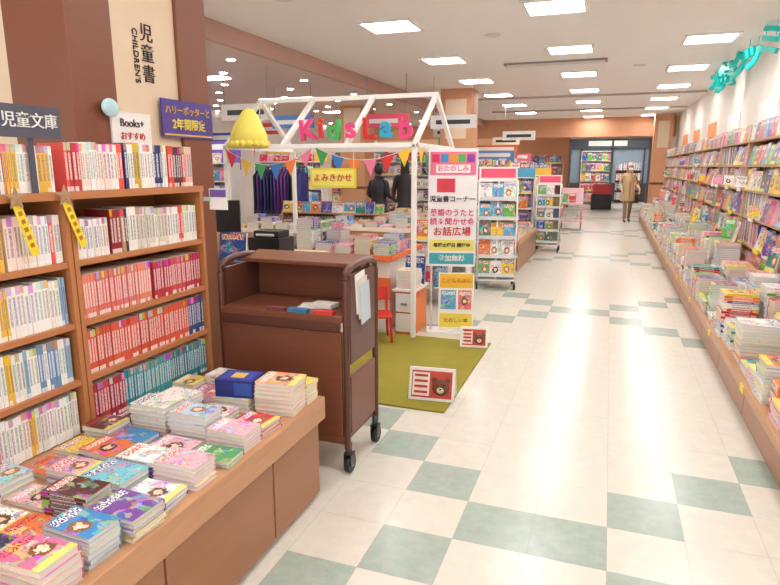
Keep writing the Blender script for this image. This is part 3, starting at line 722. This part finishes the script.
for j in range(40):
    y=3.0+.39*j
    z=RR.choice((.70,.98,1.26,1.52)); c=RR.choice(KID)
    m.box(T((1.395,y+.2,z-.0)),-.012,-.0,-.1,.1,-.03,.01,RR.choice((C(250,230,60),C(240,90,60),C(250,250,245))))
    if j%2==0:
        M=T((1.372,y,z+.02))@Rz(-.9); w_=RR.uniform(.05,.08)
        m.box(M,-w_,w_,-.004,.0,0,.12,c,M_PLAIN,{'-Y':(c,M_COVER,sd())}); m.box(T((1.395,y,z+.03)),-.03,0,-.004,.004,-.004,.004,WHT)
m.build('shelf_talkers')
m=MB()
for j in range(8):
    y=2.6+1.3*j; m.box(T((.829,y,.185)),-.006,0,-.04,.04,0,.045,C(245,225,60))
m.build('price_tags')
e=empty('hanging_lettering')
m=MB()
for j,ch in enumerate('コミック絵本'):
    yy=6.9+.85*j
    for s in (-.08,.08): m.tube([(1.5+s*.4,yy-s,2.85),(1.5+s*.4,yy-s,3.0)],[.005,.005],WHT,M_TEAL,6)
    text(e,'letter_%d'%j,ch,(1.5,yy,2.8),(rad(90),0,rad(-62)),.36,M_TEAL,.02,bold=.012)
m.build('hangers',e)
m=MB()
for j in range(6):
    y=6.5+2.2*j; c=RR.choice((C(250,220,90),C(240,150,80),C(245,245,240)))
    m.box(T((1.749,y,2.05)),-.01,.0,-.5,.5,0,.26,c)
m.build('wall_category_boards')
shelf_unit('entrance_shelf',(-1.15,26,0),0,1.15,.35,[.15,.55,.95,1.35,1.75,2.1],[('g',.36,KID)]*5,M_WHITE)
shelf_unit('entrance_shelf',(.2,27.5,0),0,1.0,.35,[.15,.55,.95,1.35],[('s',.3,BR)]*4,M_CART)
m=MB(); m.box(I4,-1.1,1.0,25.0,25.3,2.95,3.0,WHT,M_LIGHT); m.box(I4,-1.1,1.0,27.0,27.3,2.95,3.0,WHT,M_LIGHT); m.build('added_entrance_fill')  # glowing ceiling strips added to brighten the hall beyond the door
shelf_unit('store_shelf',(-2.9,22.5,0),0,1.3,.3,[.2,.55,.9,1.25,1.6],[('g',.3,KID)]*5,M_WOODR)
m=MB(); m.box(I4,-.6,.1,23.0,23.3,0,.55,WHT,M_BLACK); m.box(I4,-.55,.05,23.0,23.25,.55,.9,C(200,60,60)); m.build('entrance_display')

# ---------------------------------------------------------------- people
def human(name,loc,rotz,H,col,stride=.0,coat=None,hat=None,mask=False,bag=None,bend=.0,armf=-.05,longhair=False,armbend=0):
    root=empty(name,loc); root.rotation_euler=(0,0,rotz); s=H/1.7
    J=[(0,0,.92),(0,-.005,1.08),(0,0,1.28),(0,.012,1.42),(0,.0,1.5)]
    Rr=[(.135,.105),(.12,.092),(.15,.105),(.07,.06),(.05,.05)]
    E=[(0,1),(1,2),(2,3),(3,4)]
    for sg in (-1,1):
        b0=len(J); st=stride*sg
        J+= [(sg*.165,.005,1.385),(sg*.215,.03-st*.25,1.13),(sg*.22,armf-.04-st*.5-armbend*.2,.89+armbend*.16),(sg*.215,armf-.06-st*.55-armbend*.25,.83+armbend*.18)]
        Rr+=[(.062,.062),(.05,.05),(.036,.036),(.03,.03)]
        E+=[(2,b0),(b0,b0+1),(b0+1,b0+2),(b0+2,b0+3)]
        b1=len(J)
        J+= [(sg*.085,0,.86),(sg*.095,-.03+st*.35,.49),(sg*.095,.02+st*.75,.09),(sg*.105,-.1+st*.75,.035)]
        Rr+=[(.1,.1),(.062,.062),(.045,.045),(.04,.032)]
        E+=[(0,b1),(b1,b1+1),(b1+1,b1+2),(b1+2,b1+3)]
    me=bpy.data.meshes.new('b'); me.from_pydata([tuple(c*s for c in j) for j in J],E,[])
    ob=bpy.data.objects.new('tmp_body',me); bpy.context.scene.collection.objects.link(ob)
    sk=ob.modifiers.new('s','SKIN'); sb=ob.modifiers.new('ss','SUBSURF'); sb.levels=2
    for i,r_ in enumerate(Rr):
        me.skin_vertices[0].data[i].radius=(r_[0]*s,r_[1]*s)
        me.skin_vertices[0].data[i].use_root=(i==0)
    bpy.context.view_layer.update()
    dg=bpy.context.evaluated_depsgraph_get(); nm=bpy.data.meshes.new_from_object(ob.evaluated_get(dg))
    bpy.data.objects.remove(ob)
    zmin=min(v.co.z for v in nm.vertices)
    mats=[simple(name+'_'+k_,col[k_],.7) for k_ in ('top','pants','shoe','skin')]
    nm.materials.clear()
    for q in mats: nm.materials.append(q)
    for p in nm.polygons:
        c=p.center/s; p.use_smooth=True
        if c.z<.075: p.material_index=2
        elif c.z<.9 and abs(c.x)<.19: p.material_index=1
        elif c.z>1.44 and abs(c.x)<.08: p.material_index=3
        else: p.material_index=0
    body=bpy.data.objects.new('body',nm); bpy.context.scene.collection.objects.link(body); body.parent=root; body.location=(0,0,-zmin)
    m=MB(); S=Matrix.Scale(s,4); sk_=col['skin']; hr=col['hair']
    H0=S@T((0,-.015,1.6))@Rx(bend)
    def hd(p):
        if p.z<0: p=Vector((p.x*(1+p.z*2.6),p.y*(1+p.z*1.2)-.0,p.z))
        return p
    m.ell(H0,.074,.092,.112,sk_,None,18,14,hd)
    m.ell(H0@T((0,-.09,-.012)),.012,.018,.022,sk_)
    for sg in (-1,1):
        m.ell(H0@T((sg*.03,-.083,.012)),.014,.008,.007,C(245,245,245)); m.ell(H0@T((sg*.03,-.09,.012)),.006,.004,.006,C(30,22,20))
        m.box(H0@T((sg*.03,-.088,.032)),-.016,.016,-.004,.004,-.002,.003,hr)
        m.ell(H0@T((sg*.074,.005,0)),.008,.018,.028,sk_)
    m.box(H0@T((0,-.082,-.05)),-.02,.02,-.004,.002,-.004,.004,C(180,80,80))
    def hair(p):
        if p.y<-.03 and p.z<.045: p=Vector((p.x*.9,p.y*.6+ -.0,p.z if p.z>.0 else p.z*.5))
        return p
    m.ell(H0@T((0,.014,.018)),.086,.1,.115,hr,None,20,14,hair)
    if longhair: m.loft(H0,[(0,.05,-.2,.07,.035),(0,.045,-.12,.085,.05),(0,.03,-.0,.085,.07),(0,.02,.05,.08,.07)],hr)
    if hat:
        m.ell(H0@T((0,.005,.065)),.094,.106,.075,hat,None,20,10); m.loft(H0,[(0,0,.045,.118,.13),(0,0,.055,.115,.128),(0,0,.062,.09,.1)],hat)
    if mask: m.ell(H0@T((0,-.062,-.045)),.056,.042,.042,C(248,248,250))
    for sg in (-1,1):
        st=stride*sg; wx,wy,wz=sg*.215,armf-.06-st*.55-armbend*.25,.83+armbend*.18
        m.tube([S@Vector((wx,wy,wz+.03)),S@Vector((wx,wy-.004,wz-.01)),S@Vector((wx,wy-.008,wz-.05)),S@Vector((wx,wy-.01,wz-.075))],[.022*s,.026*s,.03*s,.022*s],sk_,None,10,True,.55)
        for f in range(4):
            oy=wy-.03+.017*f; L=(.05,.06,.055,.042)[f]
            m.tube([S@Vector((wx,oy,wz-.06)),S@Vector((wx-sg*.006,oy,wz-.06-L*.6)),S@Vector((wx-sg*.022,oy,wz-.06-L))],[.009*s,.008*s,.006*s],sk_,None,8)
        m.tube([S@Vector((wx,wy-.02,wz-.02)),S@Vector((wx-sg*.012,wy-.045,wz-.05)),S@Vector((wx-sg*.018,wy-.05,wz-.075))],[.011*s,.01*s,.007*s],sk_,None,8)
    if coat:
        c,zb=coat
        m.loft(S,[(0,.0,zb,.21,.17),(0,0,zb+.02,.212,.172),(0,0,.85,.185,.145),(0,0,1.05,.155,.125),(0,0,1.28,.178,.13),(0,.005,1.38,.165,.105),(0,.008,1.44,.09,.08),(0,.005,1.47,.075,.072)],c)
        m.box(S,-.004,.004,-.176,-.1,zb+.03,1.2,tuple(x*.6 for x in c[:3])+(1,))
        m.loft(S,[(0,0,1.43,.085,.08),(0,0,1.46,.1,.095),(0,0,1.5,.08,.075)],tuple(x*.8 for x in c[:3])+(1,))
    if bag:
        m.loft(S@T((.24,-.06,.62)),[(0,0,0,.05,.13),(0,0,.12,.06,.14),(0,0,.22,.04,.12)],bag)
        m.tube([S@Vector((.24,-.15,.84)),S@Vector((.2,-.12,1.2)),S@Vector((.15,0,1.45)),S@Vector((.2,.09,1.2)),S@Vector((.24,.04,.84))],.01*s,bag,None,8)
    m.build('head_and_clothes',root).location=(0,0,-zmin)
    return root
human('woman_in_beige_coat',(.5,18.1,0),rad(12),1.6,dict(top=C(200,168,128),pants=C(150,120,90),shoe=C(60,45,40),skin=C(235,200,175),hair=C(50,38,34)),stride=.22,coat=(C(198,166,126),.62),hat=C(225,210,185),mask=True,bag=C(70,55,50),armbend=.6)
human('shopper_in_dark_jacket',(-3.85,10.1,0),rad(170),1.55,dict(top=C(34,34,44),pants=C(40,40,50),shoe=C(30,30,30),skin=C(230,195,170),hair=C(28,22,22)),coat=(C(34,34,44),.8),armbend=.8)
human('shopper_in_dark_jacket',(-3.75,11.25,0),rad(200),1.64,dict(top=C(44,36,38),pants=C(30,30,36),shoe=C(30,30,30),skin=C(230,195,170),hair=C(46,30,24)),coat=(C(44,36,38),.75),longhair=True,armbend=.5)

# ---------------------------------------------------------------- camera, world
cam=bpy.data.cameras.new('camera'); co=bpy.data.objects.new('camera',cam); bpy.context.scene.collection.objects.link(co)
cam.sensor_width=36; cam.lens=36*600/780
p=math.atan(125.5/600); psi=math.atan(221/613)
co.location=(0,0,1.5); co.rotation_euler=(math.pi/2-p,0,psi)
cam.clip_start=.05; cam.clip_end=100
bpy.context.scene.camera=co
w=bpy.data.worlds.new('world'); bpy.context.scene.world=w; w.use_nodes=True
w.node_tree.nodes['Background'].inputs[0].default_value=(1,.985,.97,1); w.node_tree.nodes['Background'].inputs[1].default_value=1.5
sc=bpy.context.scene; sc.view_settings.view_transform='Standard'; sc.view_settings.exposure=.05
print('OBJ',len(sc.objects))
